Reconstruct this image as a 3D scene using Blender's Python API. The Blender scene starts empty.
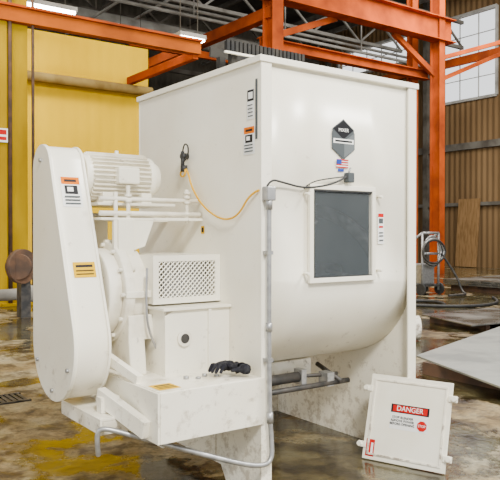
import bpy, bmesh, math, random
from mathutils import Vector, Matrix
random.seed(3)
S=bpy.context.scene
COL=S.collection

# ---------------------------------------------------------------- materials
def mat(name,c1,c2=None,scale=3,rough=.5,metal=0,bump=0,rough2=None,lo=.4,hi=.65,emit=0,detail=6,stretch=None,dirt=None,spec=None):
    m=bpy.data.materials.new(name); m.use_nodes=True
    nt=m.node_tree; N=nt.nodes; L=nt.links; b=N['Principled BSDF']
    b.inputs['Base Color'].default_value=(*c1,1); b.inputs['Roughness'].default_value=rough
    b.inputs['Metallic'].default_value=metal
    if spec is not None: b.inputs['Specular IOR Level'].default_value=spec
    if emit:
        b.inputs['Emission Color'].default_value=(*c1,1); b.inputs['Emission Strength'].default_value=emit
    if c2 is not None:
        tc=N.new('ShaderNodeTexCoord'); mp=N.new('ShaderNodeMapping')
        L.new(tc.outputs['Object'],mp.inputs['Vector'])
        if stretch: mp.inputs['Scale'].default_value=stretch
        n=N.new('ShaderNodeTexNoise'); n.inputs['Scale'].default_value=scale; n.inputs['Detail'].default_value=detail
        L.new(mp.outputs[0],n.inputs['Vector'])
        r=N.new('ShaderNodeValToRGB'); r.color_ramp.elements[0].position=lo; r.color_ramp.elements[1].position=hi
        r.color_ramp.elements[0].color=(*c1,1); r.color_ramp.elements[1].color=(*c2,1)
        L.new(n.outputs['Fac'],r.inputs['Fac']); L.new(r.outputs['Color'],b.inputs['Base Color'])
        if dirt:
            # scuffs: thin specks everywhere, denser near the floor
            dc,amt=dirt
            n2=N.new('ShaderNodeTexNoise'); n2.inputs['Scale'].default_value=13; n2.inputs['Detail'].default_value=10; n2.inputs['Roughness'].default_value=.74
            L.new(tc.outputs['Object'],n2.inputs['Vector'])
            sx=N.new('ShaderNodeSeparateXYZ'); L.new(tc.outputs['Object'],sx.inputs[0])
            mz=N.new('ShaderNodeMapRange'); mz.inputs['From Min'].default_value=0; mz.inputs['From Max'].default_value=1.0
            mz.inputs['To Min'].default_value=.17; mz.inputs['To Max'].default_value=0; L.new(sx.outputs['Z'],mz.inputs['Value'])
            ad=N.new('ShaderNodeMath'); ad.operation='ADD'; L.new(n2.outputs['Fac'],ad.inputs[0]); L.new(mz.outputs[0],ad.inputs[1])
            mr=N.new('ShaderNodeMapRange'); mr.inputs['From Min'].default_value=.62; mr.inputs['From Max'].default_value=.73
            mr.inputs['To Min'].default_value=0; mr.inputs['To Max'].default_value=amt; L.new(ad.outputs[0],mr.inputs['Value'])
            mx=N.new('ShaderNodeMix'); mx.data_type='RGBA'; L.new(mr.outputs[0],mx.inputs['Factor'])
            L.new(r.outputs['Color'],mx.inputs['A']); mx.inputs['B'].default_value=(*dc,1)
            L.new(mx.outputs['Result'],b.inputs['Base Color'])
        if rough2 is not None:
            mr=N.new('ShaderNodeMapRange'); mr.inputs['From Min'].default_value=lo; mr.inputs['From Max'].default_value=hi
            mr.inputs['To Min'].default_value=rough; mr.inputs['To Max'].default_value=rough2
            L.new(n.outputs['Fac'],mr.inputs['Value']); L.new(mr.outputs[0],b.inputs['Roughness'])
        if bump:
            bp=N.new('ShaderNodeBump'); bp.inputs['Strength'].default_value=bump; bp.inputs['Distance'].default_value=.01
            L.new(n.outputs['Fac'],bp.inputs['Height']); L.new(bp.outputs[0],b.inputs['Normal'])
    return m

WHITE=mat('cream_white_paint',(.83,.775,.63),(.89,.85,.72),2.2,.30,lo=.3,hi=.6,dirt=((.34,.27,.18),.6))
WHITE2=mat('white_paint_worn',(.66,.60,.46),(.87,.82,.69),6,.42,lo=.3,hi=.5,dirt=((.17,.12,.08),.75))
INNER=mat('inner_steel_grey',(.36,.40,.42),(.44,.48,.50),3,.4,.1)
STEEL=mat('galvanised_steel',(.30,.30,.30),(.42,.42,.41),20,.38,.6)
DKSTEEL=mat('dark_steel',(.035,.035,.035),(.09,.08,.07),9,.55,.4)
BLKSTEEL=mat('black_oxide_steel',(.018,.018,.018),(.04,.036,.03),9,.7,.0,spec=.2)
DARK=mat('black_rubber',(.015,.015,.015),(.03,.03,.03),10,.6)
YELLOWC=mat('yellow_cable',(.75,.40,.0),rough=.5,spec=.2)
YSTICK=mat('yellow_label',(.72,.42,.0),rough=.6,spec=.05)
OSTICK=mat('orange_label',(.70,.16,.0),rough=.6,spec=.05)
WSTICK=mat('white_label',(.85,.85,.82),rough=.4)
RSTICK=mat('red_label',(.50,.005,.005),rough=.6,spec=.1)
BSTICK=mat('black_label',(.01,.01,.012),rough=.5,spec=.2)
GSTICK=mat('grey_label',(.07,.08,.085),rough=.5,spec=.2)
BLUES=mat('blue_label',(.02,.05,.30),rough=.5,spec=.2)
ORANGE=mat('orange_primer_steel',(.46,.078,.010),(.22,.038,.010),1.4,.8,lo=.35,hi=.7,spec=.05)
ORANGE2=mat('orange_pipe_paint',(.48,.11,.010),(.28,.065,.012),1.4,.8,lo=.35,hi=.7,spec=.05)
YCOL=mat('column_yellow_paint',(.46,.29,.0),(.26,.15,.003),1.6,.8,lo=.35,hi=.7,stretch=(1,1,.3),spec=.03)
BEIGE=mat('beige_pipe_paint',(.36,.25,.08),(.25,.16,.045),3,.8,spec=.1)
GREY=mat('grey_steel_beam',(.13,.12,.10),(.06,.05,.04),1.5,.8,spec=.15)
LGREY=mat('light_grey_steel',(.34,.33,.30),(.20,.19,.17),1.5,.7,spec=.2)
LAMP=mat('fluorescent_tube_glow',(1,.98,.93),emit=40)
CLOTH=mat('dark_cloth',(.015,.015,.02),(.04,.04,.045),30,.95,bump=.5,spec=.1)
PLYW=mat('plywood',(.24,.14,.06),(.16,.09,.035),4,.8,stretch=(1,4,.6),spec=.1)
PLATE=mat('floor_steel_sheet',(.40,.42,.39),(.21,.22,.21),2.2,.32,.2,rough2=.5)
PLATED=mat('dark_steel_sheet',(.07,.07,.065),(.17,.16,.14),1.6,.2,.4,rough2=.45)
RUST=mat('rusty_pipe',(.07,.04,.025),(.14,.07,.035),5,.7)
PANE=mat('smoked_polycarbonate',(.10,.12,.13),(.15,.17,.18),1.5,.08)
PANE.node_tree.nodes['Principled BSDF'].inputs['Alpha'].default_value=.20

def wave_wall(name,c1,c2,freq,axis,dirt,strength=.6,spec=.05):
    m=mat(name,c1,c2,dirt,.9,lo=.35,hi=.7,stretch=(1,1,.35),spec=spec)
    N=m.node_tree.nodes; L=m.node_tree.links; b=N['Principled BSDF']
    tc=N.new('ShaderNodeTexCoord'); w=N.new('ShaderNodeTexWave'); w.bands_direction=axis
    w.inputs['Scale'].default_value=freq; L.new(tc.outputs['Object'],w.inputs['Vector'])
    bp=N.new('ShaderNodeBump'); bp.inputs['Strength'].default_value=strength; bp.inputs['Distance'].default_value=.05
    L.new(w.outputs['Fac'],bp.inputs['Height']); L.new(bp.outputs[0],b.inputs['Normal'])
    return m
YWALL=wave_wall('yellow_corrugated_wall',(.80,.50,.0),(.66,.39,.0),.9,'X',.6,.35,0.0)
BWALL=wave_wall('brown_corrugated_wall',(.20,.125,.06),(.11,.065,.03),1.1,'Y',.5,.8)
BACKW=wave_wall('tan_corrugated_wall',(.11,.10,.08),(.05,.045,.035),1.0,'X',.5,.6)
CEIL=mat('ceiling_deck',(.09,.085,.075),(.045,.04,.035),.6,.9,spec=.1)

# floor: stained concrete with puddles
def floor_mat():
    m=bpy.data.materials.new('stained_concrete'); m.use_nodes=True
    nt=m.node_tree;N=nt.nodes;L=nt.links;b=N['Principled BSDF']
    tc=N.new('ShaderNodeTexCoord')
    def noise(s,d=6,dist=0,rg=.55):
        n=N.new('ShaderNodeTexNoise'); n.inputs['Scale'].default_value=s; n.inputs['Detail'].default_value=d
        n.inputs['Distortion'].default_value=dist; n.inputs['Roughness'].default_value=rg
        L.new(tc.outputs['Object'],n.inputs['Vector']); return n
    def ramp(n,els):
        r=N.new('ShaderNodeValToRGB'); e=r.color_ramp.elements
        e[0].position=els[0][0]; e[0].color=(*els[0][1],1); e[1].position=els[-1][0]; e[1].color=(*els[-1][1],1)
        for p,c in els[1:-1]:
            k=e.new(p); k.color=(*c,1)
        L.new(n.outputs['Fac'],r.inputs['Fac']); return r
    def mult(A,B,f):
        mx=N.new('ShaderNodeMix'); mx.data_type='RGBA'; mx.blend_type='MULTIPLY'; mx.inputs['Factor'].default_value=f
        L.new(A,mx.inputs['A']); L.new(B,mx.inputs['B']); return mx.outputs['Result']
    a=ramp(noise(.9,10,.2,.62),[(.36,(.11,.07,.026)),(.45,(.24,.17,.075)),(.53,(.33,.265,.145)),(.66,(.41,.365,.25))])
    s=ramp(noise(3.4,11,.3,.7),[(.42,(.18,.14,.085)),(.54,(1,1,1))])
    f=ramp(noise(26,8,0,.7),[(.35,(.5,.5,.5)),(.65,(1.25,1.25,1.25))])
    c=mult(a.outputs[0],s.outputs[0],.9); c=mult(c,f.outputs[0],.85)
    wet=noise(.6,8,.4,.64)
    sx=N.new('ShaderNodeSeparateXYZ'); L.new(tc.outputs['Object'],sx.inputs[0])
    gx=N.new('ShaderNodeMapRange'); gx.inputs['From Min'].default_value=-1; gx.inputs['From Max'].default_value=4.0
    gx.inputs['To Min'].default_value=.02; gx.inputs['To Max'].default_value=-.07; L.new(sx.outputs['X'],gx.inputs['Value'])
    ad=N.new('ShaderNodeMath'); ad.operation='ADD'; L.new(wet.outputs['Fac'],ad.inputs[0]); L.new(gx.outputs[0],ad.inputs[1])
    mr=N.new('ShaderNodeMapRange'); mr.inputs['From Min'].default_value=.455; mr.inputs['From Max'].default_value=.51
    L.new(ad.outputs[0],mr.inputs['Value'])
    mw=N.new('ShaderNodeMix'); mw.data_type='RGBA'; mw.inputs['A'].default_value=(.28,.30,.27,1); mw.inputs['B'].default_value=(1,1,1,1)
    L.new(mr.outputs[0],mw.inputs['Factor'])
    c=mult(c,mw.outputs['Result'],1.0)
    L.new(c,b.inputs['Base Color'])
    m2=N.new('ShaderNodeMapRange'); m2.inputs['To Min'].default_value=.10; m2.inputs['To Max'].default_value=.65
    L.new(mr.outputs[0],m2.inputs['Value']); L.new(m2.outputs[0],b.inputs['Roughness'])
    b.inputs['Specular IOR Level'].default_value=.42
    bp=N.new('ShaderNodeBump'); bp.inputs['Strength'].default_value=.3; bp.inputs['Distance'].default_value=.008
    L.new(noise(14,8).outputs['Fac'],bp.inputs['Height']); L.new(bp.outputs[0],b.inputs['Normal'])
    return m
FLOOR=floor_mat()

# ---------------------------------------------------------------- builders
def empty(name,loc=(0,0,0),par=None):
    o=bpy.data.objects.new(name,None); COL.objects.link(o); o.location=loc
    if par: o.parent=par
    o.empty_display_size=.1
    return o
def link(name,me,m,par=None,bev=0,smooth=False):
    o=bpy.data.objects.new(name,me); COL.objects.link(o)
    if m: me.materials.append(m)
    if par: o.parent=par
    if smooth:
        for p in me.polygons: p.use_smooth=True
    if bev:
        b=o.modifiers.new('bevel','BEVEL'); b.width=bev; b.segments=2; b.limit_method='ANGLE'
    return o
def box(name,x0,x1,y0,y1,z0,z1,m,par=None,bev=.003):
    me=bpy.data.meshes.new(name); bm=bmesh.new(); bmesh.ops.create_cube(bm,size=1)
    for v in bm.verts:
        v.co=((x0+x1)/2+v.co.x*(x1-x0),(y0+y1)/2+v.co.y*(y1-y0),(z0+z1)/2+v.co.z*(z1-z0))
    bm.to_mesh(me); bm.free(); return link(name,me,m,par,bev)
def boxes(name,lst,m,par=None,bev=0):
    me=bpy.data.meshes.new(name); bm=bmesh.new()
    for k,(x0,x1,y0,y1,z0,z1) in enumerate(lst):
        e=.00035*(k%5)   # keep joined boxes from sharing exactly coincident faces
        r=bmesh.ops.create_cube(bm,size=1)
        for v in r['verts']:
            v.co=((x0+x1)/2+v.co.x*(x1-x0+e),(y0+y1)/2+v.co.y*(y1-y0+e),(z0+z1)/2+v.co.z*(z1-z0+e))
    bm.to_mesh(me); bm.free(); return link(name,me,m,par,bev)
def add_cyl(bm,p0,p1,r0,r1=None,seg=24):
    p0=Vector(p0);p1=Vector(p1);d=p1-p0
    q=Vector((0,0,1)).rotation_difference(d.normalized()).to_matrix().to_4x4()
    M=Matrix.Translation((p0+p1)/2)@q
    bmesh.ops.create_cone(bm,cap_ends=True,segments=seg,radius1=r0,radius2=r0 if r1 is None else r1,depth=d.length,matrix=M)
def cyls(name,lst,m,par=None,seg=24,bev=0):
    me=bpy.data.meshes.new(name); bm=bmesh.new()
    for c in lst: add_cyl(bm,*c,seg=seg)
    for f in bm.faces: f.smooth=len(f.verts)==4
    bm.to_mesh(me); bm.free(); return link(name,me,m,par,bev)
def beam(name,p0,p1,w,h,m,par=None):
    p0=Vector(p0);p1=Vector(p1);d=(p1-p0); L=d.length; ex=d.normalized()
    up=Vector((0,0,1)) if abs(ex.z)<.95 else Vector((0,1,0))
    ey=up.cross(ex).normalized(); ez=ex.cross(ey)
    me=bpy.data.meshes.new(name); bm=bmesh.new(); bmesh.ops.create_cube(bm,size=1)
    for v in bm.verts: v.co=(p0+p1)/2+ex*v.co.x*L+ey*v.co.y*w+ez*v.co.z*h
    bm.to_mesh(me); bm.free(); return link(name,me,m,par,.002)
def ibeam(name,p0,p1,w,h,m,par=None,t=.03):
    p0=Vector(p0);p1=Vector(p1);d=(p1-p0); L=d.length; ex=d.normalized()
    up=Vector((0,0,1)) if abs(ex.z)<.95 else Vector((0,1,0))
    ey=up.cross(ex).normalized(); ez=ex.cross(ey)
    me=bpy.data.meshes.new(name); bm=bmesh.new()
    for (cy,cz,sy,sz) in ((0,0,t,h-2*t),(0,h/2-t/2,w,t),(0,-h/2+t/2,w,t)):
        r=bmesh.ops.create_cube(bm,size=1)
        for v in r['verts']: v.co=(p0+p1)/2+ex*v.co.x*L+ey*(cy+v.co.y*sy)+ez*(cz+v.co.z*sz)
    bm.to_mesh(me); bm.free(); return link(name,me,m,par)
def tube(name,pts,r,m,par=None,kind='NURBS'):
    cu=bpy.data.curves.new(name,'CURVE'); cu.dimensions='3D'; cu.bevel_depth=r; cu.bevel_resolution=3; cu.use_fill_caps=True
    sp=cu.splines.new(kind); sp.points.add(len(pts)-1)
    for i,p in enumerate(pts): sp.points[i].co=(*p,1)
    if kind=='NURBS': sp.order_u=3; sp.use_endpoint_u=True; sp.resolution_u=8
    cu.materials.append(m); o=bpy.data.objects.new(name,cu); COL.objects.link(o)
    if par:o.parent=par
    return o
def prism(name,pts,axis,a0,a1,m,par=None,bev=.004,smooth=False):
    def P(p,a):
        return {'X':(a,p[0],p[1]),'Y':(p[0],a,p[1]),'Z':(p[0],p[1],a)}[axis]
    me=bpy.data.meshes.new(name); bm=bmesh.new()
    A=[bm.verts.new(P(p,a0)) for p in pts]; B=[bm.verts.new(P(p,a1)) for p in pts]
    bm.faces.new(A); bm.faces.new(B[::-1]); n=len(pts)
    for i in range(n):
        f=bm.faces.new((A[i],B[i],B[(i+1)%n],A[(i+1)%n])); f.smooth=smooth
    bmesh.ops.recalc_face_normals(bm,faces=bm.faces)
    bm.to_mesh(me); bm.free(); return link(name,me,m,par,bev)
def text(name,s,size,M,m,par=None,ext=.0006):
    cu=bpy.data.curves.new(name,'FONT'); cu.body=s; cu.size=size; cu.align_x='CENTER'; cu.align_y='CENTER'; cu.extrude=ext
    cu.materials.append(m); o=bpy.data.objects.new(name,cu); COL.objects.link(o)
    if par:o.parent=par
    o.matrix_local=M; return o
def frameM(origin,ex,ez):
    ex=Vector(ex).normalized(); ez=Vector(ez).normalized(); n=ex.cross(ez)
    M=Matrix.Identity(4)
    M.col[0][:3]=ex; M.col[1][:3]=ez; M.col[2][:3]=n; M.col[3][:3]=Vector(origin)
    return M
def label(name,org,ex,ez,w,h,parts,par):
    ex=Vector(ex).normalized(); ez=Vector(ez).normalized(); n=ex.cross(ez); org=Vector(org)
    me=bpy.data.meshes.new(name); bm=bmesh.new(); mats=[]
    for i,(u0,u1,v0,v1,m) in enumerate(parts):
        if m not in mats: mats.append(m)
        k=n*(.0012+.0008*i)
        vs=[bm.verts.new(org+ex*(u-.5)*w+ez*(v-.5)*h+k) for u,v in((u0,v0),(u1,v0),(u1,v1),(u0,v1))]
        f=bm.faces.new(vs); f.material_index=mats.index(m)
    bm.to_mesh(me); bm.free()
    for m in mats: me.materials.append(m)
    o=bpy.data.objects.new(name,me); COL.objects.link(o); o.parent=par; return o
def warn_parts(top,pic=True):
    p=[(0,1,0,1,WSTICK),(0.04,.96,.74,.98,top),(.2,.8,.82,.90,BSTICK)]
    p+=[(.18,.82,.42,.70,BSTICK),(.3,.6,.50,.64,WSTICK)]
    for k in range(3): p.append((.12,.88,.08+.11*k,.13+.11*k,GSTICK))
    return p

# ================================================================= RIBBON BLENDER
M=empty('industrial_ribbon_blender')
W,LN,H=1.47,1.265,2.49
prism('end_plate_drive',[(0,0),(.34,0),(.40,.09),(1.07,.09),(1.13,0),(W,0),(W,H),(0,H)],'X',-.012,0,WHITE,M,.002)
prism('end_plate_far',[(0,0),(W,0),(W,H),(0,H)],'X',LN,LN+.012,WHITE,M,.002)
boxes('end_plate_flanges',[(-.014,.060,-.016,-.001,0,H),(LN-.06,LN+.014,-.016,-.001,0,H),
  (-.014,.062,W+.001,W+.013,0,H),(LN-.06,LN+.014,W+.001,W+.013,0,H)],WHITE,M,.003)
a,b,zc=.72,.61,1.23
yc=a+.004
xs=[0.001,.37,.86,LN-.001]
prof=[(yc-a,H-.02),(yc-a,1.76),(yc-a,zc)]
n=36
for i in range(1,n+1):
    t=math.pi*i/n; prof.append((yc-a*math.cos(t),zc-b*math.sin(t)))
prof.append((yc+a,H-.02))
me=bpy.data.meshes.new('trough_shell'); bm=bmesh.new()
V=[[bm.verts.new((x,p[0],p[1])) for p in prof] for x in xs]
for i in range(3):
    for j in range(len(prof)-1):
        if i==1 and j==1: continue
        f=bm.faces.new((V[i][j],V[i][j+1],V[i+1][j+1],V[i+1][j])); f.smooth=True
bmesh.ops.recalc_face_normals(bm,faces=bm.faces)
bm.faces.ensure_lookup_table()
if bm.faces[0].normal.y>0: bmesh.ops.reverse_faces(bm,faces=bm.faces)
bm.to_mesh(me); bm.free()
o=link('trough_shell',me,WHITE,M); me.materials.append(INNER)
so=o.modifiers.new('thick','SOLIDIFY'); so.thickness=.008; so.offset=-1; so.material_offset=1
U=[(yc-a+.012,H-.03)]+[(yc-(a-.012)*math.cos(math.pi*i/n),zc-(b-.012)*math.sin(math.pi*i/n)) for i in range(n+1)]+[(yc+a-.012,H-.03)]
prism('inner_end_lining_drive',U,'X',.002,.005,INNER,M,0)
prism('inner_end_lining_far',U,'X',LN-.005,LN-.002,INNER,M,0)
x0,x1,z0,z1=.37,.86,1.232,1.76
boxes('access_opening_frame',[(x0-.03,x1+.03,-.022,.002,z1,z1+.03),(x0-.03,x1+.03,-.022,.002,z0-.03,z0),
 (x0-.03,x0,-.022,.002,z0,z1),(x1,x1+.03,-.022,.002,z0,z1)],WHITE,M,.003)
box('inspection_pane',x0,x1,-.010,-.004,z0,z1,PANE,M,0)
boxes('opening_gasket',[(x0,x0+.009,-.020,-.006,z0,z1),(x0,x1,-.020,-.006,z1-.009,z1),(x0,x1,-.020,-.006,z0,z0+.005)],DARK,M)
cyls('opening_studs',[((x,-.05,z),(x,-.002,z),.009) for x in(x0-.06,x1+.06) for z in(z0+.03,z1-.03)],WHITE,M,12)
cyls('agitator_shaft',[((-.6,yc,zc),(LN+.1,yc,zc),.045)],STEEL,M)
me=bpy.data.meshes.new('agitator_ribbon'); bm=bmesh.new(); prev=None
for i in range(81):
    t=i/80; x=.03+t*(LN-.06); an=t*math.pi*3+.6
    c,s=math.cos(an),math.sin(an)
    k=[]
    for r,dx in((.56,-.0),(.46,-.0),(.46,.03),(.56,.03)):
        k.append(bm.verts.new((min(x+dx,LN-.01),yc+r*c,zc+r*.85*s)))
    if prev:
        for q in range(4): bm.faces.new((prev[q],prev[(q+1)%4],k[(q+1)%4],k[q]))
    prev=k
bm.to_mesh(me); bm.free(); link('agitator_ribbon',me,STEEL,M,0,True)
cyls('agitator_arms',[((.15+.32*i,yc,zc),(.15+.32*i,yc+.5*math.cos(1.1*i),zc+.45*math.sin(1.1*i)),.018) for i in range(4)],STEEL,M,10)
boxes('top_rim',[(-.02,LN+.02,-.024,-.0165,H-.03,H+.005),(-.02,LN+.02,W+.014,W+.022,H-.03,H+.005),
  (-.028,-.0145,-.024,W+.022,H-.03,H+.005),(LN+.0145,LN+.028,-.024,W+.022,H-.03,H+.005)],WHITE,M,.002)
box('lid',0.002,LN-.002,0.002,W-.002,H-.02,H+.003,WHITE,M)
# open lid grate: ladder of dark bars standing on four feet
g=[(.0,.62,.36,.375,2.60,2.66),(.0,.62,.53,.545,2.60,2.66)]
g+=[(.0+.031*i,.020+.031*i,.345,.36,2.60,2.665) for i in range(20)]
g+=[(.05,.09,.37,.41,H,2.6),(.50,.54,.37,.41,H,2.6),(.05,.09,.5,.54,H,2.6),(.50,.54,.5,.54,H,2.6)]
boxes('lid_grate',g,BLKSTEEL,M)
boxes('lid_grate_rail',[(-.02,.64,.335,.35,2.582,2.594)],WHITE2,M)
box('discharge_gate_box',.38,.80,.50,.98,.50,.64,WHITE2,M,.005)
cyls('discharge_actuator',[((.18,.40,.55),(.62,.40,.55),.034),((.62,.40,.55),(.95,.40,.53),.013),((.10,.34,.49),(1.0,.34,.49),.018),((.2,.30,.50),(.2,.55,.58),.016),((.9,.30,.50),(.9,.55,.58),.016)],DKSTEEL,M,16)
boxes('discharge_clamps',[(.16,.20,.36,.44,.50,.60),(.60,.64,.36,.44,.50,.60),(.8,.86,.33,.42,.47,.56)],STEEL,M)

fx=(1,0,0); fz=(0,0,1)
def poly_label(name,pts,y,m,par):
    me=bpy.data.meshes.new(name); bm=bmesh.new(); bm.faces.new([bm.verts.new((p[0],y,p[1])) for p in pts]); bm.to_mesh(me); bm.free()
    return link(name,me,m,par)
cx,cz=.625,2.075
hexp=[(cx+.105*math.sin(math.pi/3*i),cz+.125*math.cos(math.pi/3*i)) for i in range(6)]
LOGO=mat('logo_grey',(.13,.145,.15),rough=.5,spec=.2)
poly_label('logo_hexagon',hexp,-.003,GSTICK,M)
poly_label('logo_top',[(cx,cz+.115),(cx+.085,cz+.06),(cx,cz+.0),(cx-.085,cz+.06)],-.004,BSTICK,M)
poly_label('logo_right',[(cx+.006,cz-.01),(cx+.096,cz+.045),(cx+.096,cz-.058),(cx+.006,cz-.112)],-.004,LOGO,M)
poly_label('logo_left',[(cx-.006,cz-.01),(cx-.096,cz+.045),(cx-.096,cz-.058),(cx-.006,cz-.112)],-.004,GSTICK,M)
label('logo_band',(cx,-.004,cz-.012),fx,fz,.17,.028,[(0,1,0,1,WSTICK),(.08,.92,.3,.7,BSTICK)],M)
text('logo_text','MIXER',.030,frameM((cx,-.006,cz+.055),fx,fz),WSTICK,M)
label('flag_sticker',(cx-.01,-.002,1.925),fx,fz,.10,.05,[(0,1,0,1,WSTICK)]+[(0,1,.0+.3*k,.14+.3*k,RSTICK) for k in range(4) if .14+.3*k<=1.05]+[(0,.42,.45,1,BLUES)],M)
label('warning_label_small',(cx-.02,-.002,1.885),fx,fz,.05,.016,[(0,1,0,1,BLUES)],M)
label('warning_label_right',(.955,-.002,1.53),fx,fz,.055,.20,[(0,1,0,1,WSTICK),(0.05,.95,.86,.98,RSTICK),(.15,.85,.66,.82,GSTICK),(.15,.85,.52,.58,RSTICK),(.15,.85,.34,.38,GSTICK),(.15,.85,.24,.28,GSTICK),(.15,.85,.10,.14,GSTICK)],M)
ex=(0,-1,0)
label('warning_label_top',(-.014,.085,2.235),ex,fz,.07,.17,[(0,1,0,1,WSTICK),(.05,.95,.60,.98,BSTICK),(.2,.8,.68,.9,WSTICK)]+[(.15,.85,.08+.12*k,.12+.12*k,GSTICK) for k in range(4)],M)
label('warning_label_mid',(-.014,.10,2.03),ex,fz,.11,.16,warn_parts(OSTICK),M)
label('edge_label_strip',(-.014,.03,2.2),ex,fz,.02,.34,[(0,1,0,1,GSTICK)],M)
label('small_label',(-.014,.60,1.52),ex,fz,.04,.05,[(0,1,0,1,YSTICK),(.2,.8,.2,.8,BSTICK)],M)

gx0,gx1,gy0,gy1,gz0,gz1=-.47,-.014,.41,1.0,1.09,1.37
boxes('seal_guard_frame',[(gx0,gx1,gy0-.006,gy0+.006,gz0,gz0+.035),(gx0,gx1,gy0-.006,gy0+.006,gz1-.035,gz1),
 (gx0,gx0+.035,gy0-.007,gy0+.007,gz0+.002,gz1-.002),(gx1-.035,gx1,gy0-.007,gy0+.007,gz0+.002,gz1-.002),
 (gx0+.002,gx1,gy0,gy1,gz1-.006,gz1-.001),(gx0+.001,gx0+.005,gy0,gy1,gz0+.003,gz1-.007),(gx0+.002,gx1,gy0,gy1,gz0+.001,gz0+.004)],WHITE,M,0)
me=bpy.data.meshes.new('seal_guard_mesh'); bm=bmesh.new()
w=gx1-gx0-.06;h=gz1-gz0-.06;X0=gx0+.03;Z0=gz0+.03
for sgn in(1,-1):
    k=-h
    while k<w+h:
        s0=max(0,-k); s1=min(h,w-k)
        if s1>s0+.01:
            za,zb=(Z0+s0,Z0+s1) if sgn>0 else (Z0+h-s0,Z0+h-s1)
            add_cyl(bm,(X0+k+s0,gy0,za),(X0+k+s1,gy0,zb),.0030,seg=6)
        k+=.030
bm.to_mesh(me); bm.free(); link('seal_guard_mesh',me,WHITE,M)
box('seal_housing',-.34,-.014,.52,.9,1.10,1.35,STEEL,M,.02)
pr=[(-.45,.69),(-.014,.69),(-.014,1.06),(-.40,1.06),(-.45,1.03)]
prism('bracket_web',pr,'Y',.30,.315,WHITE,M,.002)
cyls('bracket_hole_ring',[((-.33,.285,.90),(-.33,.2995,.90),.045)],WHITE2,M)
cyls('bracket_hole_shade_disc',[((-.33,.283,.90),(-.33,.2845,.90),.028)],DKSTEEL,M)  # solid dark disc; its colour stands in for the shade inside the hole
boxes('bracket_plates',[(-.47,-.014,.28,1.0,1.062,1.078),(-.449,-.435,.318,1.0,.69,1.06),(-.17,-.15,.285,.299,.69,1.06)],WHITE,M,.002)
box('drive_shelf_top',-.66,-.014,-.02,.95,.675,.692,WHITE2,M,.003)
boxes('drive_shelf_skirt',[(-.66,-.0,-.030,-.018,.43,.69),(-.674,-.662,-.030,.95,.43,.69),(-.66,-.016,.952,.962,.43,.69),(-.66,-.016,.0,.03,.43,.445)],WHITE,M,.003)
prism('drive_shelf_brace',[(-.60,.43),(-.016,.43),(-.016,.12)],'Y',.45,.462,WHITE,M,.002)
prism('drive_shelf_brace_b',[(-.60,.43),(-.016,.43),(-.016,.12)],'Y',.85,.862,WHITE,M,.002)
boxes('torque_arm_channel',[(-.84,-.68,.30,.86,.50,.515),(-.84,-.825,.30,.86,.43,.50),(-.822,-.68,.30,.315,.43,.498),(-.79,-.68,.40,.46,.517,.60)],WHITE2,M,.002)
beam('torque_arm_strut',(-.76,.48,.60),(-.69,.06,.49),.05,.09,WHITE,M)
beam('torque_arm_strut_b',(-.70,.52,.80),(-.64,.24,.71),.04,.05,WHITE,M)
label('caution_label_shelf',(-.57,.09,.692),(1,0,0),(0,1,0),.13,.13,[(0,1,0,1,YSTICK),(.15,.85,.65,.8,BSTICK),(.1,.9,.2,.27,BSTICK),(.1,.9,.4,.47,BSTICK)],M)
cyls('shelf_bolts',[((-.2-.06*i,.16+.03*(i%2),.692),(-.2-.06*i,.16+.03*(i%2),.702+.006*(i%2)),.015) for i in range(4)],STEEL,M,6)

ry,rz=.74,1.15
cyls('gear_reducer',[((-.70,ry,rz),(-.62,ry,rz),.26),((-.62,ry,rz),(-.56,ry,rz),.30),((-.56,ry,rz),(-.46,ry,rz),.27),((-.46,ry,rz),(-.40,ry,rz),.22),((-.40,ry,rz),(-.2,ry,rz),.12)],WHITE2,M,40,.008)
cyls('reducer_bolts',[((-.64,ry+.28*math.cos(i*math.pi/6),rz+.28*math.sin(i*math.pi/6)),(-.54,ry+.28*math.cos(i*math.pi/6),rz+.28*math.sin(i*math.pi/6)),.012) for i in range(12)],WHITE,M,8)
prism('reducer_foot',[(.42,.692),(1.02,.692),(.98,.98),(.46,.98)],'X',-.60,-.50,WHITE2,M,.01)
cyls('reducer_input_hub',[((-.72,ry,.95),(-.6,ry,.95),.08)],WHITE2,M)
boxes('reducer_ribs',[(-.62,-.46,ry-.305,ry-.27,rz-.02,rz+.02),(-.62,-.46,ry-.02,ry+.02,rz+.26,rz+.31),(-.60,-.42,ry-.29,ry-.25,rz-.26,rz-.12)],WHITE2,M,.005)
tube('grease_line',[(-.5,.42,1.30),(-.52,.40,1.10),(-.50,.40,.92),(-.42,.42,.80)],.007,STEEL,M)

def hull(cy0,cz0,r0,cy1,cz1,r1,n=22):
    d=math.hypot(cy1-cy0,cz1-cz0); ang=math.atan2(cz1-cz0,cy1-cy0); be=math.acos((r0-r1)/d)
    pts=[]
    a0=ang+be; a1=ang-be+2*math.pi
    for i in range(n*2+1):
        t=a0+(a1-a0)*i/(n*2); pts.append((cy0+r0*math.cos(t),cz0+r0*math.sin(t)))
    for i in range(n+1):
        t=(ang-be)+(2*be)*i/n; pts.append((cy1+r1*math.cos(t),cz1+r1*math.sin(t)))
    return pts
G0=(.75,.87,.32); G1=(.93,1.88,.135)
prism('belt_guard_shell',hull(*G0,*G1),'X',-.92,-.72,WHITE,M,.006,True)
prism('belt_guard_cover_lip',hull(G0[0],G0[1],G0[2]+.010,G1[0],G1[1],G1[2]+.010),'X',-.934,-.912,WHITE,M,.003,True)
prism('belt_guard_seam',hull(G0[0],G0[1],G0[2]+.008,G1[0],G1[1],G1[2]+.008),'X',-.734,-.718,WHITE,M,.003,True)
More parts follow.
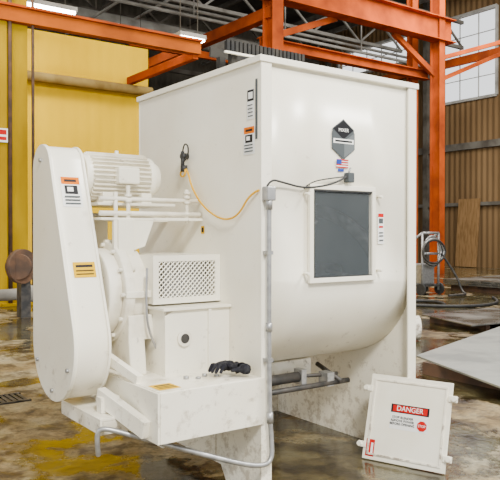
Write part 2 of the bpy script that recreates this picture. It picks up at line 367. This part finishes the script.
cyls('belt_guard_studs',[((-.947,G0[0]+.27*math.cos(t),G0[1]+.27*math.sin(t)),(-.93,G0[0]+.27*math.cos(t),G0[1]+.27*math.sin(t)),.012) for t in(3.6,4.7,5.8)]+[((-.947,.93,1.93),(-.93,.93,1.93),.012)],STEEL,M,8)
ang=math.atan2(G1[1]-G0[1],G1[0]-G0[0]); be=math.acos((G0[2]-G1[2])/math.hypot(G1[1]-G0[1],G1[0]-G0[0]))
nrm=Vector((0,math.cos(ang+be),math.sin(ang+be)))
A=Vector((0,G0[0],G0[1]))+nrm*G0[2]; B=Vector((0,G1[0],G1[1]))+nrm*G1[2]
up=(B-A).normalized()
def onside(t,x): 
    p=A.lerp(B,t); return Vector((x,p.y,p.z))+nrm*.002
label('caution_label_guard',onside(.33,-.815),(1,0,0),up,.13,.09,[(0,1,0,1,YSTICK),(.12,.88,.66,.82,BSTICK),(.1,.9,.18,.25,BSTICK),(.1,.9,.40,.47,BSTICK)],M)
label('warning_label_guard',onside(.80,-.825),(1,0,0),up,.12,.19,warn_parts(OSTICK),M)

my,mz=.93,1.85; mr=.125
L=[((-.66,my,mz),(-.25,my,mz),mr),((-.70,my,mz),(-.66,my,mz),mr+.012),((-.27,my,mz),(-.23,my,mz),mr+.010),((-.23,my,mz),(-.18,my,mz),mr-.002,mr-.03),((-.74,my,mz),(-.70,my,mz),.07)]
cyls('motor_body',L,WHITE,M,40,.006)
me=bpy.data.meshes.new('motor_fins'); bm=bmesh.new()
for i in range(32):
    t=2*math.pi*i/32
    r=bmesh.ops.create_cube(bm,size=1)
    for v in r['verts']:
        x=-.465+v.co.x*.38; rr=mr+.008+v.co.y*.036; tt=v.co.z*.006
        v.co=(x,my+rr*math.cos(t)-tt*math.sin(t),mz+rr*math.sin(t)+tt*math.cos(t))
bm.to_mesh(me); bm.free(); link('motor_fins',me,WHITE2,M)
box('motor_terminal_box',-.52,-.38,my-.19,my-.11,mz-.05,mz+.05,WHITE,M,.01)
boxes('motor_feet',[(-.60,-.53,my-.13,my+.13,mz-.17,mz-.10),(-.34,-.27,my-.13,my+.13,mz-.17,mz-.10)],WHITE,M,.006)
cyls('motor_eyebolt',[((-.45,my,mz+.12),(-.45,my,mz+.17),.012)],WHITE,M,10)
box('motor_base_plate',-.68,-.16,my-.24,my+.2,mz-.185,mz-.168,WHITE,M,.003)
cyls('motor_slide_rods',[((-.70,.62,1.70),(-.02,.62,1.70),.013),((-.70,.62,1.615),(-.02,.62,1.615),.015),((-.70,1.08,1.615),(-.02,1.08,1.615),.014),
  ((-.12,.62,1.56),(-.12,.62,1.77),.012),((-.52,.62,1.54),(-.52,.62,1.78),.012),((-.60,.62,1.54),(-.60,.62,1.74),.012)],WHITE2,M,12)
cyls('motor_slide_nuts',[((-.12,.62,z),(-.12,.62,z+.016),.022) for z in(1.575,1.61,1.68,1.712,1.74)]+[((-.52,.62,z),(-.52,.62,z+.016),.022) for z in(1.575,1.61,1.68,1.712)],WHITE2,M,6)
box('motor_mount_shelf',-.70,-.35,.60,1.12,1.575,1.59,WHITE,M,.003)
boxes('motor_mount_cross',[(-.36,-.014,.60,.66,1.575,1.592),(-.36,-.014,1.05,1.12,1.575,1.592)],WHITE,M,.002)
prism('motor_mount_web',[(-.62,1.575),(-.36,1.575),(-.42,1.42),(-.62,1.36)],'Y',.60,.63,WHITE,M,.003)
boxes('motor_mount_legs',[(-.60,-.50,.58,.66,1.30,1.58),(-.60,-.50,.95,1.03,1.30,1.58)],WHITE,M,.004)

tube('conduit_pipe',[(.012,-.052,1.66),(.012,-.052,1.2),(.012,-.052,.8),(.012,-.058,.5),(.02,-.062,.36),(.015,-.08,.235),(-.07,-.08,.215),(-.25,-.03,.27),(-.55,.10,.38),(-.76,.22,.455),(-.84,.26,.48),(-.865,.28,.46),(-.865,.28,.38),(-.85,.30,.33)],.014,STEEL,M)
cyls('conduit_couplings',[((.012,-.052,1.63),(.012,-.052,1.70),.020),((.012,-.052,.95),(.012,-.052,1.0),.019),((.015,-.058,.44),(.013,-.058,.50),.019)],STEEL,M,12)
boxes('conduit_clamps',[(-.005,.03,-.068,-.017,1.38,1.40),(-.005,.03,-.068,-.017,.78,.80)],STEEL,M)
box('junction_box',-.012,.045,-.075,-.017,1.68,1.76,STEEL,M,.006)
tube('sensor_cable',[(.0,-.05,1.76),(.02,-.06,1.80),(.12,-.03,1.79),(.3,-.02,1.76),(.50,-.02,1.79),(.60,-.03,1.83),(.66,-.03,1.86)],.006,DARK,M)
tube('sensor_cable_b',[(.30,-.012,1.76),(.34,-.02,1.80),(.50,-.02,1.83),(.66,-.03,1.85)],.004,DARK,M)
box('interlock_switch',.63,.68,-.045,-.002,1.81,1.87,GSTICK,M,.005)
cyls('interlock_arm',[((.64,-.03,1.86),(.66,-.03,1.90),.006)],STEEL,M,8)
tube('yellow_cable',[(-.03,.80,1.93),(-.04,.74,1.90),(-.04,.70,1.80),(-.04,.58,1.68),(-.04,.42,1.60),(-.04,.28,1.575),(-.04,.16,1.61),(-.04,.06,1.72),(-.02,.0,1.74)],.006,YELLOWC,M)
tube('yellow_cable_coil',[(-.04,.80,1.92),(-.045,.84,1.89),(-.045,.80,1.86),(-.045,.75,1.89),(-.04,.79,1.93)],.006,YELLOWC,M)
cyls('cable_gland',[((-.012,.79,2.0),(-.06,.79,2.0),.02),((-.05,.79,1.91),(-.05,.79,2.03),.012),((-.04,.79,1.90),(-.04,.79,1.94),.022)],DARK,M,12)
tube('black_loop',[(-.05,.79,2.02),(-.06,.76,2.08),(-.06,.70,2.06),(-.05,.72,1.99),(-.05,.78,1.96)],.005,DARK,M)

def gloves():
    root=empty('work_gloves',(-.10,.08,.69))
    for k,(ox,oy,rot) in enumerate(((0,0,.3),(-.05,.08,2.0))):
        me=bpy.data.meshes.new('glove_%d'%(k+1)); bm=bmesh.new(); lay=bm.verts.layers.skin.verify()
        def add(p,r):
            c,s=math.cos(rot),math.sin(rot); x,y,z=p
            v=bm.verts.new((ox+x*c-y*s,oy+x*s+y*c,z*1.8+.004)); v[lay].radius=(r,r*.9); return v
        w0=add((0,-.08,.02),.036); w1=add((0,-.04,.026),.034); pm=add((0,.0,.030),.038)
        w0[lay].use_root=True
        bm.edges.new((w0,w1)); bm.edges.new((w1,pm))
        for i,(dx,ln) in enumerate(((-.03,.055),(-.01,.068),(.012,.064),(.034,.05))):
            p1=add((dx,.03,.030),.013); p2=add((dx*1.2,.03+ln*.5,.036),.012); p3=add((dx*1.25+.008,.03+ln,.012),.010)
            bm.edges.new((pm,p1)); bm.edges.new((p1,p2)); bm.edges.new((p2,p3))
        t1=add((-.04,-.02,.024),.013); t2=add((-.065,.012,.02),.011); bm.edges.new((w1,t1)); bm.edges.new((t1,t2))
        bm.to_mesh(me); bm.free(); o=link('glove_%d'%(k+1),me,CLOTH,root)
        o.modifiers.new('skin','SKIN'); sb=o.modifiers.new('sub','SUBSURF'); sb.levels=1; sb.render_levels=1
gloves()

# ================================================================= HATCH COVER leaning on the end frame
sn=.30; cs=math.sqrt(1-sn*sn)
exh=Vector((.337,-.941,0)).normalized(); eyh=Vector((.941,.337,0)).normalized()
ez=Vector((eyh.x*sn,eyh.y*sn,cs)); ey=ez.cross(exh)
HC=empty('access_hatch_cover'); Mx=Matrix.Identity(4)
Mx.col[0][:3]=exh; Mx.col[1][:3]=ey; Mx.col[2][:3]=ez; Mx.col[3][:3]=Vector((.955,.165,.006)); HC.matrix_world=Mx
s=.56
COVER=mat('cover_cream_paint',(.82,.765,.62),(.89,.85,.72),4,.35,lo=.3,hi=.6)
box('cover_panel',0,s,0,.014,0,s,COVER,HC,.003)
boxes('cover_edge_frame',[(.03,s-.03,-.008,-.0005,.03,.042),(.03,s-.03,-.008,-.0005,s-.042,s-.03),(.03,.042,-.008,-.0005,.043,s-.043),(s-.042,s-.03,-.008,-.0005,.043,s-.043)],WHITE2,HC,.001)
boxes('cover_clamp_ears',[(-.035,.02,-.012,.012,.07,.11),(-.035,.02,-.012,.012,s-.12,s-.08),(s-.02,s+.035,-.012,.012,.07,.11),(s-.02,s+.035,-.012,.012,s-.12,s-.08)],COVER,HC,.004)
cyls('cover_knobs',[((x,-.03,z),(x,.0,z),.016) for x in(-.02,s+.02) for z in(.09,s-.10)],COVER,HC,12)
def lab2(name,cx,cz,w,h,parts): return label(name,(cx,0,cz),(1,0,0),(0,0,1),w,h,parts,HC)
lab2('danger_sign',.295,.30,.26,.16,[(0,1,0,1,WSTICK),(.0,1,.66,1,BSTICK),(.05,.95,.70,.96,RSTICK)])
text('danger_text','DANGER',.045,frameM((.295,-.0045,.30+.053),(1,0,0),(0,0,1)),WSTICK,HC)
text('danger_body_text','STOP BLENDER\nREMOVE POWER\nBEFORE OPENING',.021,frameM((.252,-.004,.275),(1,0,0),(0,0,1)),BSTICK,HC,.001)
oct_=[(.385+.034*math.cos(math.pi/8+i*math.pi/4),.262+.034*math.sin(math.pi/8+i*math.pi/4)) for i in range(8)]
poly_label('stop_octagon',oct_,-.004,RSTICK,HC)
text('stop_text','STOP',.022,frameM((.385,-.0055,.262),(1,0,0),(0,0,1)),WSTICK,HC)
lab2('red_tag',.05,.075,.06,.11,[(0,1,0,1,RSTICK),(.6,.85,.2,.8,WSTICK)])

# ================================================================= FLOOR & BUILDING
me=bpy.data.meshes.new('floor'); bm=bmesh.new()
bm.faces.new([bm.verts.new(p) for p in((-14,-10,0),(26,-10,0),(26,28,0),(-14,28,0))]); bm.to_mesh(me); bm.free(); link('floor',me,FLOOR)
box('ceiling',-14,24,-10,26.5,12.5,12.7,CEIL)
wy0,wy1,wz0,wz1=14.6,17.55,7.4,11.2
vy0,vy1,vz0,vz1=19.3,24.4,9.8,11.1
boxes('wall_right',[(23.5,23.8,-10,26.5,0,7.4),(23.5,23.8,-10,wy0,7.4,12.5),(23.5,23.8,wy0,wy1,11.2,12.5),
  (23.5,23.8,wy1,vy0,7.4,12.5),(23.5,23.8,vy0,vy1,7.4,vz0),(23.5,23.8,vy0,vy1,vz1,12.5),(23.5,23.8,vy1,26.5,7.4,12.5)],BWALL)
def winframe(name,y0,y1,z0,z1,ny,nz):
    l=[(23.42,23.55,y0,y1,z0-.06,z0+.06),(23.42,23.55,y0,y1,z1-.06,z1+.06),(23.42,23.55,y0-.06,y0+.06,z0,z1),(23.42,23.55,y1-.06,y1+.06,z0,z1)]
    for i in range(1,ny): l.append((23.55,23.6,y0+(y1-y0)*i/ny-.015,y0+(y1-y0)*i/ny+.015,z0,z1))
    for i in range(1,nz): l.append((23.55,23.6,y0,y1,z0+(z1-z0)*i/nz-.015,z0+(z1-z0)*i/nz+.015))
    boxes(name,l,LGREY)
winframe('window_1',wy0,wy1,wz0,wz1,3,4); winframe('window_2',vy0,vy1,vz0,vz1,5,2)
box('trim_1',23.3,23.5,-10,26,9.0,9.35,ORANGE)
box('trim_2',23.35,23.5,-10,26,5.2,5.5,GREY)
box('trim_3',23.35,23.5,-10,26,2.7,2.85,GREY)
boxes('trim_4',[(23.3,23.5,y,y+.25,0,12.5) for y in(1,7,13,18.2,25)],GREY)
box('wall_back',-14,23.5,26,26.3,0,12.5,BACKW)
boxes('trim_5',[(-14,23.4,25.85,26,z,z+.2) for z in(7.5,9.2,10.8)],GREY)
box('wall_yellow',-10,7.0,14.8,15.0,0,6.8,YWALL)
boxes('trim_6',[(-10,7.0,14.68,14.8,5.45,5.62),(-10,7.0,14.7,14.8,.0,.18)],BEIGE)
def truss(name,y,x0,x1,z,h,m):
    r=empty(name)
    beam('chord_top',(x0,y,z+h),(x1,y,z+h),.14,.14,m,r); beam('chord_bottom',(x0,y,z),(x1,y,z),.14,.14,m,r)
    nseg=int((x1-x0)/1.4); d=(x1-x0)/nseg
    for i in range(nseg):
        beam('web_%d'%i,(x0+i*d,y,z if i%2 else z+h),(x0+(i+1)*d,y,z+h if i%2 else z),.08,.08,m,r)
for yy,zz in((16,9.6),(19.5,10.2),(23,10.4)): truss('roof_truss',yy,2,23,zz,1.1,LGREY if yy==19.5 else GREY)
pr=empty('roof_purlins')
for i in range(9): beam('purlin_%d'%i,(4+2.2*i,10,11.7),(4+2.2*i,26,11.7),.12,.22,GREY,pr)
cd=empty('ceiling_conduits')
cyls('conduits',[((2,y,z),(23,y,z),.06) for y,z in((17.2,8.9),(18.0,9.4),(21.5,9.3),(24.5,9.9))]+[((x,15.5,z),(x,25.5,z),.05) for x,z in((7.5,9.1),(9.5,9.6),(12.2,9.2),(15.5,9.7))]+[((x,17.2,8.9),(x,17.2,12.5),.03) for x in(6,10,14,18)],LGREY,cd,10)
ud=empty('ventilation_duct'); cyls('duct',[((6.5,20.8,9.3),(17,20.8,9.3),.35)],LGREY,ud,20); cyls('duct_hangers',[((x,20.8,9.6),(x,20.8,12.5),.03) for x in(8,12,16)],GREY,ud,8)

cs_=empty('crane_runway_steel')
ibeam('column_mid',(10.55,13.5,0),(10.55,13.5,12.5),.42,.5,ORANGE,cs_)
ibeam('column_right',(18.35,13.6,0),(18.35,13.6,12.5),.30,.45,ORANGE,cs_)
ibeam('column_right_b',(18.0,14.5,0),(18.0,14.5,12.5),.30,.3,ORANGE,cs_)
ibeam('girder_upper',(3,13.5,9.0),(19,13.5,9.0),.5,.85,ORANGE,cs_)
ibeam('girder_lower',(10.5,14.1,7.42),(18.4,14.1,7.42),.3,.32,ORANGE,cs_)
beam('brace_a',(10.6,13.8,7.5),(13.4,13.8,8.6),.15,.2,ORANGE,cs_)
beam('brace_b',(18.4,13.8,7.4),(16.2,13.8,8.6),.15,.2,ORANGE,cs_)
beam('brace_c',(18.5,13.6,7.2),(23.4,13.6,9.2),.12,.15,ORANGE,cs_)
beam('brace_d',(18.5,13.6,8.0),(23.4,10.6,9.6),.12,.15,ORANGE,cs_)
beam('cross_beam',(10.55,13.5,8.2),(10.55,26,8.2),.3,.35,ORANGE,cs_)
beam('rail_left',(7.2,16.4,7.4),(12.4,16.4,7.4),.14,.22,ORANGE,cs_)
ob=empty('overhead_pipe_rail')
beam('rail',(-3.5,11.2,5.95),(6.5,11.2,5.95),.2,.28,ORANGE2,ob)
beam('rail_flange',(-3.5,11.2,6.12),(6.5,11.2,6.12),.34,.05,ORANGE,ob)
beam('rail_post',(6.4,11.2,5.8),(6.4,14.8,5.8),.15,.2,ORANGE,ob)
tp=empty('wall_pipe'); cyls('pipe',[((-8,14.4,5.5),(6.9,14.4,5.5),.12)],BEIGE,tp); cyls('pipe_hangers',[((x,14.4,5.5),(x,14.8,5.5),.05) for x in(-6,-2,2,6)],BEIGE,tp)
yc_=empty('yellow_column')
ibeam('column_post',(2.15,11.5,0),(2.15,11.5,12.5),.42,.45,YCOL,yc_)
box('column_plate',1.55,1.92,11.2,11.35,0,12.5,YCOL,yc_)
box('column_base',1.8,2.5,11.15,11.85,0,.06,YCOL,yc_)
cyls('column_conduit',[((1.98,11.2,0),(1.98,11.2,12.5),.04),((2.45,11.2,0),(2.45,11.2,12.5),.03)],RUST,yc_,10)
sg=empty('wall_sign'); label('sign_panel',(1.79,11.16,3.48),(1,0,0),(0,0,1),.26,.28,[(0,1,0,1,WSTICK),(.1,.9,.55,.9,RSTICK),(.1,.9,.15,.4,RSTICK)],sg)
box('sign_back',1.66,1.92,11.165,11.19,3.34,3.62,GREY,sg)

def lamp(x,y,z,l):
    r=empty('fluorescent_fixture')
    box('housing',x-l/2,x+l/2,y-.22,y+.22,z,z+.10,LGREY,r); boxes('tubes',[(x-l/2+.04,x+l/2-.04,y-.20,y+.20,z-.06,z-.001)],LAMP,r)
    cyls('hangers',[((x-l/3,y,z+.1),(x-l/3,y,12.5),.012),((x+l/3,y,z+.1),(x+l/3,y,12.5),.012)],GREY,r,8)
lamp(3.25,12.6,6.68,1.3); lamp(6.55,11.75,6.33,.75); lamp(9.0,20,8.8,1.2)

# ================================================================= things on the floor
sp=empty('steel_sheet')
prism('sheet_plate',[(3.62,1.98),(2.90,.25),(6.0,1.0),(6.6,2.9)],'Z',.13,.15,PLATE,sp,.002)
boxes('sheet_timbers',[(3.45,3.58,.7,1.75,0,.13),(4.6,4.72,.9,2.1,0,.13),(5.7,5.82,1.1,2.4,0,.13)],RUST,sp)
sp2=empty('dark_steel_sheet'); prism('sheet_plate',[(6.4,3.3),(8.4,3.1),(8.8,4.6),(6.9,4.7)],'Z',.10,.12,PLATED,sp2,.002); boxes('sheet_skids',[(6.9,7.0,3.4,4.5,0,.10),(8.2,8.3,3.3,4.5,0,.10)],RUST,sp2)
dr=empty('white_drum'); cyls('drum_shell',[((4.75,3.62,.18),(5.2,3.28,.18),.17)],WHITE2,dr,28,.01); cyls('drum_hoops',[((4.88,3.522,.18),(4.90,3.507,.18),.18)],WHITE,dr,28)
ps=empty('pallet_of_metal_sheets')
boxes('sheets',[(12.4,16.6,5.4,8.6,.16+.05*i,.20+.05*i) for i in range(3)],PLATED,ps); boxes('skids',[(12.6,12.8,5.5,8.5,0,.16),(14.4,14.6,5.5,8.5,0,.16),(16.2,16.4,5.5,8.5,0,.16)],RUST,ps)
pw=empty('plywood_sheet'); beam('board',(23.0,15.8,0.02),(23.25,15.8,3.0),.06,1.1,PLYW,pw)
wb=empty('work_bench'); boxes('bench_top',[(20.2,22.6,11.0,12.0,.85,.93)],DKSTEEL,wb); boxes('bench_legs',[(x,x+.08,y,y+.08,0,.85) for x in(20.3,22.4) for y in(11.05,11.85)],GREY,wb); boxes('bench_shelf',[(20.3,22.5,11.1,11.9,.3,.34)],GREY,wb)
hs=empty('floor_hose'); tube('hose',[(9.2,6.0,.03),(9.8,6.6,.03),(9.0,7.2,.03),(8.4,6.4,.03),(9.4,5.4,.03),(10.6,5.6,.03),(11.4,6.4,.03)],.03,DARK,hs)
hc=empty('hose_cart'); X,Y=11.05,8.1
cyls('frame',[((X-.3,Y-.2,.1),(X-.3,Y-.2,1.5),.03),((X+.3,Y-.2,.1),(X+.3,Y-.2,1.5),.03),((X-.3,Y+.3,.1),(X-.3,Y+.3,1.2),.03),((X+.3,Y+.3,.1),(X+.3,Y+.3,1.2),.03),
 ((X-.3,Y-.2,1.5),(X+.3,Y-.2,1.5),.03),((X-.3,Y-.2,1.0),(X+.3,Y-.2,1.0),.03),((X-.3,Y-.2,1.5),(X-.3,Y+.3,1.2),.03),((X+.3,Y-.2,1.5),(X+.3,Y+.3,1.2),.03)],STEEL,hc,10)
cyls('wheels',[((X-.36,Y-.2,.14),(X-.31,Y-.2,.14),.14),((X+.31,Y-.2,.14),(X+.36,Y-.2,.14),.14),((X-.36,Y+.3,.14),(X-.31,Y+.3,.14),.14),((X+.31,Y+.3,.14),(X+.36,Y+.3,.14),.14)],DARK,hc)
box('pump_body',X-.22,X+.22,Y-.15,Y+.25,.25,.75,STEEL,hc,.03)
box('cart_deck',X-.34,X+.34,Y-.25,Y+.35,.2,.25,DKSTEEL,hc)
for i in range(4):
    pts=[(X+.0+(.33+.03*i)*math.cos(t),Y-.25-.02*i,1.05+(.38-.03*i)*math.sin(t)) for t in [k*math.pi/6 for k in range(13)]]
    tube('hose_%d'%i,pts,.028,DKSTEEL if i%2 else STEEL,hc)
tube('hose_tail',[(X+.3,Y-.28,1.0),(X+.6,Y-.5,.5),(X+.7,Y-.6,.05),(X+.4,Y-1.0,.04),(X-.2,Y-.9,.04)],.028,DKSTEEL,hc)
vp=empty('flanged_valve'); 
cyls('flange',[((1.47,9.0,.92),(1.51,8.9,.92),.30),((1.67,9.5,.92),(1.51,8.9,.92),.19),((1.39,8.82,.92),(1.47,8.98,.92),.22)],RUST,vp,24)
boxes('stand',[(1.53,1.70,9.1,9.35,0,.75)],DKSTEEL,vp)
lp=empty('floor_pipe'); cyls('pipe_run',[((-3,9.6,.33),(2.1,10.2,.33),.11),((2.0,10.19,.33),(2.1,10.2,.33),.16)],LGREY,lp); boxes('pipe_saddles',[(-.9,-.7,9.75,10.05,0,.24),(1.2,1.4,9.98,10.28,0,.24)],DKSTEEL,lp)
dg=empty('floor_drain_grate'); boxes('bars',[(-.65+.05*i,-.62+.05*i,3.05,3.35,.001,.012) for i in range(7)]+[(-.68,-.30,3.03,3.06,.001,.014),(-.68,-.30,3.34,3.37,.001,.014)],DKSTEEL,dg)

# ================================================================= LIGHT
wd=bpy.data.worlds.new('World'); S.world=wd; wd.use_nodes=True
bg=wd.node_tree.nodes['Background']; bg.inputs[0].default_value=(.96,.98,1,1); bg.inputs[1].default_value=1.7
def area(name,loc,tgt,size,e,col=(1,.96,.88)):
    l=bpy.data.lights.new(name,'AREA'); l.size=size; l.energy=e; l.color=col
    o=bpy.data.objects.new(name,l); COL.objects.link(o); o.location=loc
    o.rotation_euler=(Vector(tgt)-Vector(loc)).to_track_quat('-Z','Y').to_euler()
area('machine_key_front',(-2.2,-6,7.0),(0.2,0.6,1.0),1.4,1300,(1,.97,.90))  # added key light on the machine, no roof opening behind it
area('machine_key_right',(4.5,-3.5,7.5),(1,0.5,1.0),1.6,900,(1,.98,.93))  # second added light, brightens the machine from the right; no skylight built
area('wall_fill_left',(-1,9,9.5),(2,13,2),4,800,(1,.90,.66))  # added warm fill to deepen the yellow wall, no fixture there
area('hall_fill_mid',(8,6,10.5),(9,8,0),5,1500,(1,.96,.88))  # added overhead fill for the middle of the hall, not a modelled lamp
area('hall_fill_right',(17,10,11),(19,13,2),5,2000,(1,.96,.9))  # added fill towards the right columns and wall, without a fixture

# ================================================================= CAMERA
cam=bpy.data.cameras.new('camera'); co=bpy.data.objects.new('camera',cam); COL.objects.link(co)
cam.sensor_width=36; cam.lens=36*690/500; cam.clip_end=200
co.location=(-2.328,-3.104,1.5)
co.rotation_euler=(math.radians(90-.58),0,math.radians(-35.9))
S.camera=co
